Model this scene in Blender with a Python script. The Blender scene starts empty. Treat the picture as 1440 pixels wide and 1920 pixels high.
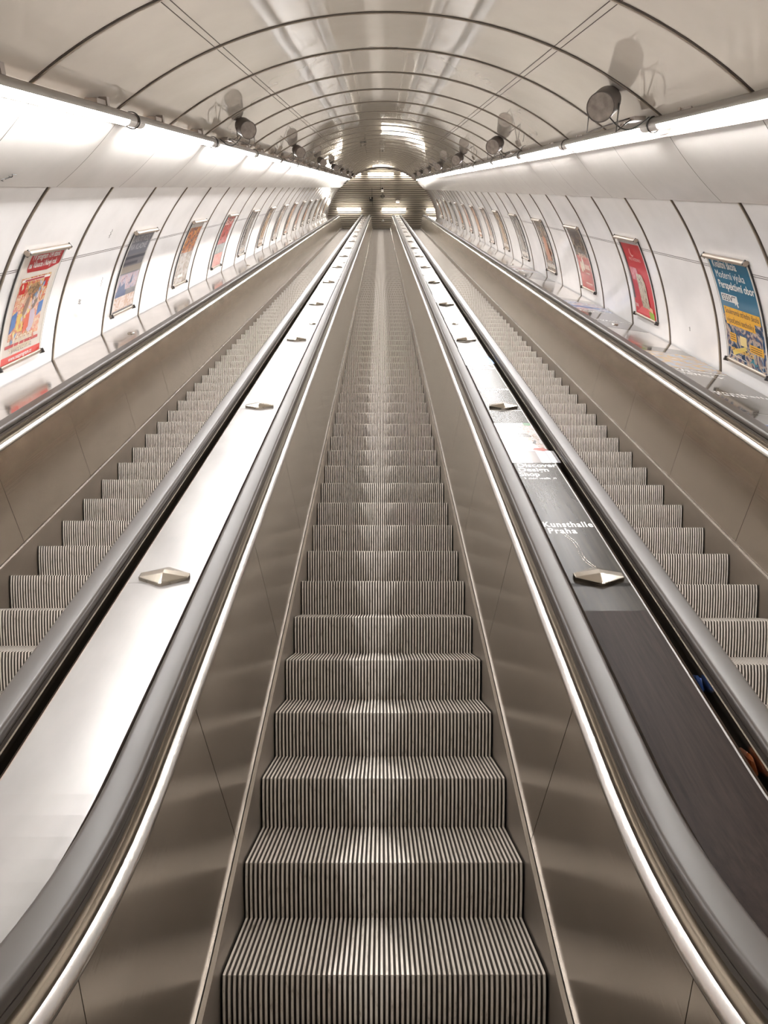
import bpy, math, random
from math import radians as rad, sin, cos, pi, sqrt
from mathutils import Matrix, Vector, Euler
random.seed(7)
C = bpy.context.scene
COL = C.collection

# ------------------------------------------------------------------ camera, world, exposure
INC = rad(30)                 # slope of the escalators
EYE = 1.67                    # eye height above the lower landing
cam_d = bpy.data.cameras.new('camera')
cam = bpy.data.objects.new('camera', cam_d); COL.objects.link(cam)
cam.location = (0, 0, EYE)
cam.rotation_euler = (rad(90 + 5.913), 0, rad(-0.222))
cam_d.sensor_fit = 'VERTICAL'; cam_d.sensor_height = 36.0; cam_d.sensor_width = 27.0
cam_d.lens = 1360.0 / 1920.0 * 36.0
cam_d.clip_start = 0.02; cam_d.clip_end = 300
C.camera = cam
W = bpy.data.worlds.new('world'); C.world = W; W.use_nodes = True
W.node_tree.nodes['Background'].inputs[0].default_value = (1.0, 0.93, 0.85, 1)
W.node_tree.nodes['Background'].inputs[1].default_value = 0.02
vs = C.view_settings
vs.view_transform = 'Standard'; vs.look = 'None'; vs.gamma = 1.0; vs.use_curve_mapping = False
vs.exposure = 0.20
TUBE_POWER = 92.0             # emission of the fluorescent tubes along the tunnel
HALL_POWER = 34.0             # emission of the tubes in the two halls
try:
    C.cycles.max_bounces = 8; C.cycles.diffuse_bounces = 5; C.cycles.glossy_bounces = 5
    C.cycles.sample_clamp_indirect = 6.0; C.cycles.caustics_reflective = True
    C.cycles.use_denoising = True
except Exception: pass

# ------------------------------------------------------------------ materials
def srgb(r, g, b):
    f = lambda c: (c/255/12.92) if c/255 <= .04045 else ((c/255+.055)/1.055)**2.4
    return (f(r), f(g), f(b), 1)
def mat(name, col, rough=.5, metal=0., spec=.5, emit=None, coat=0.):
    m = bpy.data.materials.new(name); m.use_nodes = True
    p = m.node_tree.nodes['Principled BSDF']
    p.inputs['Base Color'].default_value = col if len(col) == 4 else (*col, 1)
    p.inputs['Roughness'].default_value = rough; p.inputs['Metallic'].default_value = metal
    p.inputs['Specular IOR Level'].default_value = spec
    p.inputs['Coat Weight'].default_value = coat; p.inputs['Coat Roughness'].default_value = .08
    if emit:
        p.inputs['Emission Color'].default_value = (*emit[:3], 1); p.inputs['Emission Strength'].default_value = emit[3]
    return m
def nodes(m): return m.node_tree.nodes, m.node_tree.links, m.node_tree.nodes['Principled BSDF']
def coords(m, scale=(1, 1, 1), space='Object'):
    n, l, p = nodes(m)
    tc = n.new('ShaderNodeTexCoord'); mp = n.new('ShaderNodeMapping'); mp.inputs['Scale'].default_value = scale
    l.new(tc.outputs[space], mp.inputs[0]); return mp.outputs[0]
def add_noise(m, scale, detail, vec, rough=.5):
    n, l, p = nodes(m)
    t = n.new('ShaderNodeTexNoise'); t.inputs['Scale'].default_value = scale; t.inputs['Detail'].default_value = detail
    t.inputs['Roughness'].default_value = rough
    l.new(vec, t.inputs['Vector']); return t.outputs['Fac']
def ramp(m, fac, stops, interp='LINEAR'):
    n, l, p = nodes(m)
    r = n.new('ShaderNodeValToRGB'); r.color_ramp.interpolation = interp
    e = r.color_ramp.elements
    while len(e) < len(stops): e.new(.5)
    for i, (pos, c) in enumerate(stops): e[i].position = pos; e[i].color = c if len(c) == 4 else (*c, 1)
    l.new(fac, r.inputs[0]); return r.outputs[0]
def bump(m, fac, strength, dist=.01):
    n, l, p = nodes(m)
    b = n.new('ShaderNodeBump'); b.inputs['Strength'].default_value = strength; b.inputs['Distance'].default_value = dist
    l.new(fac, b.inputs['Height'])
    old = p.inputs['Normal'].links
    if old: l.new(old[0].from_socket, b.inputs['Normal'])
    l.new(b.outputs[0], p.inputs['Normal'])

def enamel(name, col, rough, wave, spec=.5):
    m = mat(name, col, rough, 0, spec)
    n, l, p = nodes(m)
    v = coords(m, (1, .8, 1))
    bump(m, add_noise(m, 1.1, .6, v), 1.0, wave)
    f = add_noise(m, 2.2, 6, v)
    c = Vector(col[:3])
    l.new(ramp(m, f, [(.25, tuple(c*.90)), (.75, tuple(c*1.03))]), p.inputs['Base Color'])
    return m
M = {}
M['ceiling'] = enamel('ceiling_enamel', (.76, .69, .60), .045, .009, 1.0)
M['ceiling'].node_tree.nodes['Principled BSDF'].inputs['Coat Weight'].default_value = .8
M['ceiling'].node_tree.nodes['Principled BSDF'].inputs['Coat Roughness'].default_value = .03
M['wall'] = enamel('wall_enamel', (.82, .80, .795), .09, .012, .6)
M['cove'] = enamel('cove_enamel', (.64, .615, .585), .24, .008)

def brushed(name, col, rough, var=.10, stretch=(40, 1.5, 40), b=.0006, metal=1.0, wave=.5):
    m = mat(name, col, rough, metal, .35)
    n, l, p = nodes(m)
    v = coords(m, stretch)
    f = add_noise(m, 1.5, 4, v)
    v2 = coords(m, (2.5, 1.2, 2.5))
    g = add_noise(m, 1.6, 5, v2)
    c = Vector(col[:3])
    l.new(ramp(m, g, [(.3, tuple(c*(1-var))), (.7, tuple(c*(1+var)))]), p.inputs['Base Color'])
    mr = n.new('ShaderNodeMapRange'); mr.inputs['To Min'].default_value = rough*.8; mr.inputs['To Max'].default_value = rough*1.25
    l.new(g, mr.inputs['Value']); l.new(mr.outputs[0], p.inputs['Roughness'])
    bump(m, f, .35, b)
    if wave: bump(m, g, wave, .006)
    return m
M['panel'] = brushed('panel_steel', (.54, .485, .425), .19, .06, wave=0)
M['deck'] = brushed('deck_steel', (.27, .255, .243), .24, .10, metal=.16, wave=.3)
M['shelf'] = brushed('shelf_steel', (.72, .68, .64), .13)
M['skirt'] = brushed('skirt_steel', (.42, .375, .33), .38)
M['bright'] = brushed('bright_steel', (.56, .535, .505), .20)
M['bronze'] = mat('bronze_channel', (.20, .17, .135), .30, .9)
M['stud'] = brushed('stud_steel', (.44, .395, .335), .26)
M['joint'] = mat('joint_bar', (.50, .44, .37), .28, .9)
M['gap'] = mat('joint_gap', (.05, .035, .025), .7)
M['black'] = mat('black_gap', (.012, .011, .010), .6)
M['rubber'] = mat('handrail_rubber', (.046, .038, .032), .26, 0, .55)
n_, l_, p_ = nodes(M['rubber'])
f_ = add_noise(M['rubber'], 3, 5, coords(M['rubber'], (14, .8, 14)))
mr_ = n_.new('ShaderNodeMapRange'); mr_.inputs['To Min'].default_value = .36; mr_.inputs['To Max'].default_value = .42
l_.new(f_, mr_.inputs[0]); l_.new(mr_.outputs[0], p_.inputs['Roughness'])
M['guide'] = mat('handrail_guide', (.72, .68, .62), .22, 1.0)
M['brass_strip'] = mat('brown_strip', (.20, .145, .11), .35, .5)
M['housing'] = mat('lamp_housing', (.21, .185, .155), .4, .5)
M['bracket'] = mat('bracket_metal', (.27, .225, .19), .55, .3)
M['cable'] = mat('black_cable', (.02, .02, .018), .5)
M['tube'] = mat('tube_glow', (.9, .9, .9), .3, 0, .5, (1.0, .98, .97, TUBE_POWER))
M['tube_end'] = mat('tube_end', (.75, .72, .68), .3, 0, .5)
M['hall_tube'] = mat('hall_tube_glow', (.9, .9, .9), .3, 0, .5, (1.0, .95, .86, HALL_POWER))
M['yoke'] = mat('yoke_wire', (.06, .05, .042), .5, .3)
M['speaker'] = mat('speaker_shell', (.075, .06, .05), .5, .1)
M['speaker_face'] = mat('speaker_face', (.34, .295, .25), .6, .1)
n_, l_, p_ = nodes(M['speaker_face'])
l_.new(ramp(M['speaker_face'], add_noise(M['speaker_face'], 18, 6, coords(M['speaker_face'])), [(.3, (.15, .12, .10)), (.7, (.25, .215, .18))]), p_.inputs['Base Color'])
M['slat'] = mat('slat_enamel', (.50, .44, .36), .4, .2)
M['hall'] = mat('hall_plaster', (.55, .50, .44), .7)
M['floor'] = mat('hall_floor', (.30, .27, .24), .4)
M['rail'] = mat('poster_rail', (.38, .32, .265), .38, .8)
M['border'] = mat('poster_border', (.74, .71, .67), .25, .3)
M['dark_plastic'] = mat('dark_plastic', (.03, .027, .025), .4)
M['pale_plastic'] = mat('pale_plastic', (.65, .62, .58), .35)
M['mirror'] = mat('mirror_face', (.85, .85, .85), .05, 1.0)

# steps: cast aluminium painted dark in the grooves, worn bare on the ribs
M['rib'] = mat('step_rib', (.66, .61, .55), .45, .3)
n_, l_, p_ = nodes(M['rib'])
g_ = add_noise(M['rib'], 5.0, 8, coords(M['rib'], (9, 1, 2.2)), .7)
l_.new(ramp(M['rib'], g_, [(.30, (.27, .225, .18)), (.45, (.62, .57, .505)), (.75, (.76, .71, .65))]), p_.inputs['Base Color'])
M['groove'] = mat('step_groove', (.065, .054, .044), .6, .1)

# ------------------------------------------------------------------ mesh helpers
# Slope frame: (a, t, b) = right, up along the slope, square to the slope; the camera stands at (0, 0, 0).
ROT = Matrix.Rotation(INC, 4, 'X')
def P(a, t, b): return Vector((a, t*cos(INC) - b*sin(INC), t*sin(INC) + b*cos(INC) + EYE))

class MB:
    def __init__(s): s.v = []; s.f = []; s.m = []
    def quad(s, *p, m=0):
        i = len(s.v); s.v += [tuple(q) for q in p]; s.f.append(tuple(range(i, i+len(p)))); s.m.append(m); return s
    def grid(s, rows, m=0, closed=False, caps=False, flip=False):
        """rows: equal-length rings of points."""
        i0 = len(s.v); n = len(rows[0])
        for r in rows: s.v += [tuple(q) for q in r]
        for j in range(len(rows)-1):
            for k in range(n if closed else n-1):
                k2 = (k+1) % n
                q = (i0+j*n+k, i0+j*n+k2, i0+(j+1)*n+k2, i0+(j+1)*n+k)
                s.f.append(q[::-1] if flip else q); s.m.append(m[k] if isinstance(m, (list, tuple)) else m)
        if caps and closed:
            mm = m[0] if isinstance(m, (list, tuple)) else m
            s.f.append(tuple(range(i0+n-1, i0-1, -1))); s.m.append(mm)
            e = i0+(len(rows)-1)*n; s.f.append(tuple(range(e, e+n))); s.m.append(mm)
        return s
    def box(s, c, d, m=0, R=None):
        x, y, z = d[0]/2, d[1]/2, d[2]/2
        pts = [Vector(q) for q in ((-x,-y,-z),(x,-y,-z),(x,y,-z),(-x,y,-z),(-x,-y,z),(x,-y,z),(x,y,z),(-x,y,z))]
        if R is not None: pts = [R @ q for q in pts]
        i = len(s.v); s.v += [tuple(q+Vector(c)) for q in pts]
        for f in ((3,2,1,0),(4,5,6,7),(0,1,5,4),(1,2,6,5),(2,3,7,6),(3,0,4,7)):
            s.f.append(tuple(i+k for k in f)); s.m.append(m)
        return s
    def tube(s, pts, r, n=8, m=0, caps=True):
        pts = [Vector(q) for q in pts]; rows = []
        up = None
        for i, q in enumerate(pts):
            d = (pts[min(i+1, len(pts)-1)] - pts[max(i-1, 0)]).normalized()
            if up is None:
                up = Vector((0, 0, 1)) if abs(d.z) < .9 else Vector((1, 0, 0))
            x = d.cross(up).normalized(); up = x.cross(d).normalized()
            rr = r[i] if isinstance(r, (list, tuple)) else r
            rows.append([q + rr*(cos(2*pi*k/n)*x + sin(2*pi*k/n)*up) for k in range(n)])
        return s.grid(rows, m, True, caps)
    def build(s, name, mats, parent=None, base=(0, 0, 0), smooth=None, loc=None):
        me = bpy.data.meshes.new(name)
        bx, by, bz = base
        me.from_pydata([(x-bx, y-by, z-bz) for x, y, z in s.v], [], s.f)
        if not isinstance(mats, (list, tuple)): mats = [mats]
        for q in mats: me.materials.append(q)
        if len(mats) > 1: me.polygons.foreach_set('material_index', s.m)
        if smooth is not None:
            me.shade_smooth(); me.set_sharp_from_angle(angle=rad(smooth))
        me.update()
        return link(name, me, parent, base)
def link(name, me, parent=None, base=(0, 0, 0)):
    o = bpy.data.objects.new(name, me); COL.objects.link(o)
    if parent is not None: o.parent = parent
    else:
        o.location = P(*base); o.rotation_euler = (INC, 0, 0)
    return o
def tag(o, label, cat, group=None):
    o['label'] = label; o['category'] = cat
    if group: o['group'] = group
    return o
def thing(name, base, label, cat, group=None):
    o = bpy.data.objects.new(name, None); COL.objects.link(o)
    o.location = P(*base); o.rotation_euler = (INC, 0, 0); o.empty_display_size = .1
    return tag(o, label, cat, group)
def struct(o): o['kind'] = 'structure'; return o
def copy_tree(src, loc, label=None):
    r = src.copy(); COL.objects.link(r); r.location = loc
    if label: r['label'] = label
    for ch in src.children:
        c = ch.copy(); COL.objects.link(c); c.parent = r
        for g in ch.children:
            d = g.copy(); COL.objects.link(d); d.parent = c
    return r
ORD = ['nearest', 'second', 'third', 'fourth', 'fifth', 'sixth', 'seventh', 'eighth', 'ninth', 'tenth', 'eleventh', 'twelfth',
       'thirteenth', 'fourteenth', 'fifteenth', 'sixteenth', 'seventeenth', 'eighteenth', 'nineteenth', 'twentieth']

# ------------------------------------------------------------------ the escalator path (slope frame)
NOSE = -2.506            # b of the line through the step noses
S0, S1 = 1.75, 51.5      # the straight slope
RB, RT = 2.8, 3.0        # radii of the lower and the upper bend at the step noses
def path(s, h):
    """point (t, b) at running length s, h above the nose line"""
    if s < S0:
        fi = min((S0-s)/RB, INC); r = RB-h
        t = S0 - r*sin(fi); b = NOSE+RB - r*cos(fi)
        e = (S0-s) - fi*RB
        if e > 0: t -= e*cos(INC); b += e*sin(INC)
        return t, b
    if s > S1:
        fi = min((s-S1)/RT, INC); r = RT+h
        t = S1 + r*sin(fi); b = NOSE-RT + r*cos(fi)
        e = (s-S1) - fi*RT
        if e > 0: t += e*cos(INC); b -= e*sin(INC)
        return t, b
    return s, NOSE+h
SB, ST = -.9, 55.0
def stations(s0, s1):
    out = [s0]
    if s0 < S0:
        a = max(s0, S0-RB*INC)
        if a > s0: out.append(a)
        for k in range(1, 13):
            q = (S0-RB*INC) + RB*INC*k/12
            if q > out[-1]+1e-4 and q < s1: out.append(q)
    elif s0 < S0 < s1: out.append(S0)
    q = max(S0, s0)
    while q + 6 < min(S1, s1):
        q += 6; out.append(q)
    if s1 > S1:
        for k in range(0, 9):
            q = S1 + RT*INC*k/8
            if q > out[-1]+1e-4 and q < s1: out.append(q)
    out.append(s1); return out
def sweep(mb, prof, s0=SB, s1=ST, x0=0., sgn=1, m=0, closed=True):
    rows = []
    for s in stations(s0, s1):
        rows.append([(x0+sgn*x, *path(s, h)) for x, h in prof])
    return mb.grid(rows, m, closed, closed, flip=(sgn < 0))
def rounded(x0, h0, x1, h1, r, n=4):
    pts = []
    for cx, cy, a0 in ((x1-r, h0+r, -90), (x1-r, h1-r, 0), (x0+r, h1-r, 90), (x0+r, h0+r, 180)):
        for k in range(n+1):
            a = rad(a0+90*k/n); pts.append((cx+r*cos(a), cy+r*sin(a)))
    return pts

# ------------------------------------------------------------------ tunnel shell (structure)
XC, BC = .04, -2.508
RC, RL, RR = 3.675, 3.665, 3.71
T_END = 50.6; T_START = -3.0
RING0, RING = 3.30, 1.5     # rings of panels: joint k lies at RING0 + RING*k
def arc(R, d0, d1, n):
    return [(XC+R*sin(rad(d0+(d1-d0)*k/n)), BC+R*cos(rad(d0+(d1-d0)*k/n))) for k in range(n+1)]
def shell(name, R, d0, d1, n, m, t0=T_START, t1=T_END, thick=.04):
    mb = MB()
    prof = arc(R, d0, d1, n) + arc(R+thick, d1, d0, n)
    rows = [[(a, t, b) for a, b in prof] for t in (t0, t1)]
    mb.grid(rows, 0, True, True)
    return mb.build(name, m, None, (XC, 0, BC), 30)
ceil = struct(shell('ceiling', RC, -45, 45, 60, M['ceiling']))
dL = -math.degrees(math.acos((-1.72-BC)/RL)); dR = math.degrees(math.acos((-1.83-BC)/RR))
wallL = struct(shell('wall_left', RL, dL, -45, 40, M['wall']))
wallR = struct(shell('wall_right', RR, 45, dR, 40, M['wall']))
# joint strips: dark gap with a rounded bar in it
def joint_strip(R, d0, d1, n, w=.064, bar=.026, hgt=.011):
    mb = MB()
    for (x0, x1, r0, r1, m) in ((-w/2, w/2, R-.0025, R+.01, 0), (-bar/2, bar/2, R-hgt, R, 1)):
        if m: sec = [(x0, r1), (x0, r0+.004), (x0+.006, r0), (x1-.006, r0), (x1, r0+.004), (x1, r1)]
        else: sec = [(x0, r1), (x0, r0), (x1, r0), (x1, r1)]
        rows = []
        for k in range(n+1):
            d = rad(d0+(d1-d0)*k/n)
            rows.append([(XC+r*sin(d), x, BC+r*cos(d)) for x, r in sec])
        mb.grid(rows, m, True, True)
    return mb
js = [(joint_strip(RC, -38, 39, 48).build('joint_strip', [M['gap'], M['joint']], ceil, (XC, 0, BC), 30), ceil),
      (joint_strip(RL, dL, -45.5, 30).build('joint_strip', [M['gap'], M['joint']], wallL, (XC, 0, BC), 30), wallL),
      (joint_strip(RR, 45.5, dR, 30).build('joint_strip', [M['gap'], M['joint']], wallR, (XC, 0, BC), 30), wallR)]
for o, par in js:
    o.location.y = RING0
    for k in range(-3, 32):
        if k == 0: continue
        c = o.copy(); COL.objects.link(c); c.parent = par; c.location = (0, RING0+RING*k, 0)
# thin lengthwise seams
def seam(R, d, par, w, m):
    mb = MB(); hw = w/2/R
    rows = [[(XC+r*sin(rad(d)+u), t, BC+r*cos(rad(d)+u)) for u, r in ((-hw, R-.002), (hw, R-.002), (hw, R+.01), (-hw, R+.01))] for t in (T_START, T_END)]
    mb.grid(rows, 0, True, True)
    return mb.build('seam_strip', m, par, (XC, 0, BC))
for sd in (-1, 1):
    d = math.degrees(math.asin((sd*1.25+.045-XC)/RC))
    for off in (-.36, .36): seam(RC, d+off, ceil, .005, M['gap'])
for (w, R, sd) in ((wallL, RL, -1), (wallR, RR, 1)):
    bs = -.655 if sd < 0 else -.70
    d = sd*math.degrees(math.acos((bs-BC)/R))
    for off in (-.16, .16): seam(R, d+off, w, .004, M['gap'])

# cove panels below the lamps: one sheet per ring
def cove(side, n, top, edge):
    out = []
    (a0, b0), (a1, b1) = top, edge
    dx, dz = a1-a0, b1-b0; L = sqrt(dx*dx+dz*dz); nx, nz = dz/L, -dx/L
    if nx*(-a0) + nz*(-b0) < 0: nx, nz = -nx, -nz      # towards the camera
    prof = []
    for k in range(9):
        u = k/8; bul = .018*4*u*(1-u)
        prof.append((a0+dx*u+nx*bul, b0+dz*u+nz*bul))
    sg = 1 if a1 > 0 else -1
    prof += [(a1+sg*.13, b1+.012), (a1+sg*.13, b1+.03)]
    prof += [(a0+dx*u-nx*.02, b0+dz*u-nz*.02) for u in (.97, .5, 0.0)]
    mb = MB()
    rows = [[(a, t, b) for a, b in prof] for t in (RING0+.003, RING0+RING-.0068)]
    mb.grid(rows, 0, True, True)
    root = mb.build('trim_%d' % n, M['cove'], None, (a0, RING0, b0), 30); struct(root)
    lip = MB()
    lip.grid([[(a0+q[0], t, b0+q[1]) for q in ((0, .012), (-sg*.012, .004), (-sg*.012, -.012), (sg*.004, -.012))] for t in (RING0, RING0+RING)], 0, True, True)
    for q in (0,):  # added plate from lip to ceiling, stops lamp light reaching behind the cove
        zt = BC+sqrt(RC**2-(abs(a0)+.02-sg*XC)**2)-b0+.004
        lip.grid([[(a0+x, t, b0+z) for x, z in ((sg*.012, -.01), (sg*.020, -.01), (sg*.020, zt), (sg*.012, zt))] for t in (RING0, RING0+RING)], 0, True, True)
    lp = lip.build('lip_and_light_stop', M['bracket'], root, (a0, RING0, b0))
    gp = MB(); gr = prof[:9]
    gp.grid([[(q[0]-nx*d, t, q[1]-nz*d) for q, d in ([(p_q, .0002) for p_q in gr]+[(p_q, .012) for p_q in gr[::-1]])] for t in (RING0-.007, RING0+.0032)], 0, True, True)
    gp = gp.build('seam_gap', M['gap'], root, (a0, RING0, b0))
    for k in range(-4, 32):
        if k == 0: continue
        t = RING0+RING*k
        if t+RING > T_END: continue
        c = root.copy(); COL.objects.link(c); c.location = P(a0, t, b0)
        for q in (lp, gp):
            g = q.copy(); COL.objects.link(g); g.parent = c
TOP_L, EDGE_L = (-2.03, .450), (-2.57, .0)
TOP_R, EDGE_R = (2.22, .377), (2.72, -.099)
cove('left', 1, TOP_L, EDGE_L)
cove('right', 2, TOP_R, EDGE_R)

# ------------------------------------------------------------------ halls at both ends (structure)
Y_TOP, Z_TOP = 47.4, 25.66      # upper landing
Y_WALL = 50.0
def wbox(mb, lo, hi, m=0):
    c = [(lo[i]+hi[i])/2 for i in range(3)]; d = [hi[i]-lo[i] for i in range(3)]
    return mb.box(c, d, m)
def wobj(name, mb, m, kind=True, smooth=None, base=(0, 0, 0), parent=None):
    o = mb.build(name, m, parent, base, smooth)
    if parent is None:
        o.location = base; o.rotation_euler = (0, 0, 0)
    if kind: struct(o)
    return o
wobj('floor', wbox(MB(), (-4.2, -8.0, -.2), (4.2, .55, 0)), M['floor'])
wobj('wall_back', wbox(MB(), (-4.2, -8.2, 0), (4.2, -8.0, 5.5)), M['hall'])
mb = MB(); wbox(mb, (-4.4, -8.2, 0), (-4.2, -1.0, 5.5)); wobj('wall_hall_left', mb, M['hall'])
mb = MB(); wbox(mb, (4.2, -8.2, 0), (4.4, -1.0, 5.5)); wobj('wall_hall_right', mb, M['hall'])
mb = MB(); wbox(mb, (-4.4, -8.2, 5.5), (4.4, -.6, 5.7)); wobj('ceiling_hall', mb, M['ceiling'])
# slatted end wall: tilted slats with recessed gaps
mb = MB(); z = Z_TOP-.5; rows = []
pitch = .142
prof = []
while z < Z_TOP+7.6:
    prof += [(Y_WALL, z), (Y_WALL-.012, z+.008), (Y_WALL-.012, z+.090), (Y_WALL, z+.096), (Y_WALL+.05, z+.098), (Y_WALL+.05, z+pitch-.002)]
    z += pitch
rows = [[(x, y, zz) for y, zz in prof] for x in (-6, 6)]
pat = [0, 0, 0, 1, 1, 1]
mb.grid(rows, [pat[k % 6] for k in range(len(prof))], False, False, flip=True)
wbox(mb, (-6, Y_WALL+.06, Z_TOP-.5), (6, Y_WALL+.2, Z_TOP+7.6), 1)
wobj('wall_end', mb, [M['slat'], M['gap']])
wobj('floor_upper', wbox(MB(), (-6, Y_TOP+.4, Z_TOP-.2), (6, Y_WALL, Z_TOP)), M['floor'])
mb = MB(); wbox(mb, (-6.2, Y_WALL-9, Z_TOP-2), (-6, Y_WALL+.2, Z_TOP+8)); wobj('wall_upper_left', mb, M['hall'])
mb = MB(); wbox(mb, (6, Y_WALL-9, Z_TOP-2), (6.2, Y_WALL+.2, Z_TOP+8)); wobj('wall_upper_right', mb, M['hall'])
mb = MB(); wbox(mb, (-6.2, Y_WALL-9, Z_TOP+7.6), (6.2, Y_WALL+.2, Z_TOP+7.8)); wobj('ceiling_upper', mb, M['hall'])
# arch frame round the mouth of the tunnel
mb = MB(); fr = arc(RC-.06, -82, 82, 60); fr2 = arc(RC+.12, -82, 82, 60)
rows = []
for (a, b), (a2, b2) in zip(fr, fr2): rows.append([(a, T_END-.02, b), (a, T_END+.08, b), (a2, T_END+.08, b2), (a2, T_END-.02, b2)])
mb.grid(rows, 0, True, True); struct(mb.build('trim_3', M['bracket'], None, (XC, T_END, BC), 30))

# ------------------------------------------------------------------ escalators
HALF = .568
def rib_mesh(name, cols=62, detail=True):
    """one step: ribbed tread and curved ribbed riser. Local frame is level, nose at the origin."""
    pit = 2*HALF/cols; mb = MB()
    pth = []
    K = 5 if detail else 3
    for k in range(K, -1, -1):
        z = -.262*k/K; y = .045*(k/K)**1.6
        pth.append((y, z, -1.0, 0.0) if k else (.003, -.003, -.7, .7))
    pth += [(.02, 0, 0, 1.0), (.437, 0, 0, 1.0)]
    dep = .010
    sec = []
    for c in range(cols):
        x = -HALF+c*pit
        sec += [(x+pit*.02, 1), (x+pit*.24, 0), (x+pit*.72, 0), (x+pit*.92, 1)]
    sm = []
    for i in range(len(sec)):
        k = i % 4
        sm.append(0 if k == 1 else 1)
    rows = []
    for (y, z, ny, nz) in pth:
        rows.append([(x, y-ny*dep*d, z-nz*dep*d) for x, d in sec])
    mb.grid(rows, sm, False, False)
    # body behind the ribs and the side cheeks
    B = dep+.002
    poly = [(y-ny*B, z-nz*B) for (y, z, ny, nz) in pth] + [(.437, -.262)]
    for sx in (-HALF, HALF):
        q = [(sx, y, z) for y, z in poly]; mb.quad(*(q if sx < 0 else q[::-1]), m=1)
    me = bpy.data.meshes.new(name); me.from_pydata(mb.v, [], mb.f)
    me.materials.append(M['rib']); me.materials.append(M['groove'])
    me.polygons.foreach_set('material_index', mb.m); me.update()
    return me
STEP = rib_mesh('step'); STEP_FAR = rib_mesh('step_far', 62, False)
DT = .462

PANEL_PROF = [(.592, .092), (.690, .762), (.702, .762), (.604, .092)]
HR = rounded(-.052, 0, .052, .046, .020, 5)
CX = {'left': -2.055, 'centre': .012, 'right': 2.043}
def escalator(key, phase, label):
    x0 = CX[key]
    base = (x0, S0, NOSE)
    root = thing('escalator', base, label, 'escalator', 'three parallel escalators')
    # steps
    k = 0; n = 0; tb = path(-.3, 0)
    far = MB()
    s = phase - 3*DT
    while s < S1+1.2:
        t, b = path(s, 0)
        if n < 100:
            o = bpy.data.objects.new('step', STEP if n < 40 else STEP_FAR); COL.objects.link(o); o.parent = root
            o.location = (0, t-base[1], b-base[2]); o.rotation_euler = (-INC, 0, 0)
        else:
            Mx = Matrix.Translation((x0, t, b)) @ Matrix.Rotation(-INC, 4, 'X')
            i0 = len(far.v)
            far.v += [tuple(Mx @ v.co) for v in STEP_FAR.vertices]
            for p in STEP_FAR.polygons:
                far.f.append(tuple(i0+q for q in p.vertices)); far.m.append(p.material_index)
        n += 1; s += DT
    fo = far.build('distant_steps', [M['rib'], M['groove']], root, base); fo['kind'] = 'stuff'
    for sg in (-1, 1):
        mb = MB()
        sweep(mb, [(.573, -.42), (.573, .088), (.5745, .092), (.588, .092), (.588, -.42)], -.3, ST, x0, sg)
        mb.build('skirt', M['skirt'], root, base)
        mb = MB(); sweep(mb, [(.5735, .0922), (.5735, .0955), (.590, .0965), (.590, .0922)], -.3, ST, x0, sg)
        mb.build('skirt_bead', M['bright'], root, base)
        # inner panels
        s = 2.13-1.35; first = True
        mb = MB(); sweep(mb, PANEL_PROF, SB, s-.0025, x0, sg); mb.build('inner_panel', M['panel'], root, base, 40)
        src = None
        while s < ST-.2:
            e = min(s+1.35, ST)
            if s > S0 and e < S1 and src is not None:
                o = src.copy(); COL.objects.link(o); o.parent = root; o.location = (0, s-src_s, 0)
            else:
                mb = MB(); sweep(mb, PANEL_PROF, s+.0025, e-.0025, x0, sg)
                o = mb.build('inner_panel', M['panel'], root, base, 40)
                if s > S0 and src is None: src, src_s = o, s
            s += 1.35
        # bright moulding on top of the panel, the bronze channel, the handrail on its guide, the outer strip
        mb = MB(); sweep(mb, [(.6895, .7645), (.6895, .773), (.694, .780), (.716, .794), (.7195, .791), (.7195, .7645)], SB, ST, x0, sg)
        mb.build('panel_moulding', M['bright'], root, base, 30)
        mb = MB(); sweep(mb, [(.7195, .760), (.7195, .789), (.725, .779), (.734, .770), (.745, .767), (.757, .768), (.757, .740), (.70, .740), (.70, .760)], SB, ST, x0, sg)
        mb.build('bronze_channel', M['bronze'], root, base, 50)
        mb = MB(); sweep(mb, [(.757, .72), (.757, .845), (.765, .850), (.765, .868), (.791, .868), (.791, .850), (.799, .845), (.799, .832), (.808, .827), (.808, .822), (.799, .818), (.799, .80), (.803, .80), (.803, .72)], SB, ST, x0, sg)
        mb.build('handrail_guide', M['guide'], root, base)
        mb = MB(); hr = [(.778+x, .8545+h) for x, h in HR]
        # open underside lips
        sweep(mb, hr, SB-.05, ST+.05, x0, sg)
        lip = MB(); sweep(lip, [(.732, .838), (.732, .856), (.748, .856), (.748, .838)], SB-.05, ST+.05, x0, sg)
        sweep(lip, [(.808, .838), (.808, .856), (.824, .856), (.824, .838)], SB-.05, ST+.05, x0, sg)
        h = mb.build('handrail', M['rubber'], root, base, 40)
        lip.build('handrail_lip', M['rubber'], h, base)
        mb = MB(); sweep(mb, [(.803, .70), (.803, .735), (.838, .735), (.838, .70)], SB, ST, x0, sg)
        mb.build('gap_channel', M['black'], root, base)
        mb = MB(); sweep(mb, [(.838, .70), (.838, .780), (.845, .797), (.857, .805), (.872, .804), (.872, .70)], SB, ST, x0, sg)
        mb.build('edge_strip', M['brass_strip'], root, base, 30)
    return root
escalator('centre', 1.651, 'long steep escalator in the middle, straight ahead of the viewer')
escalator('left', 1.651+.083, 'escalator on the left, between the plain steel deck and the left wall')
escalator('right', 1.651-.046, 'escalator on the right, between the advert-covered deck and the right wall')

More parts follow.
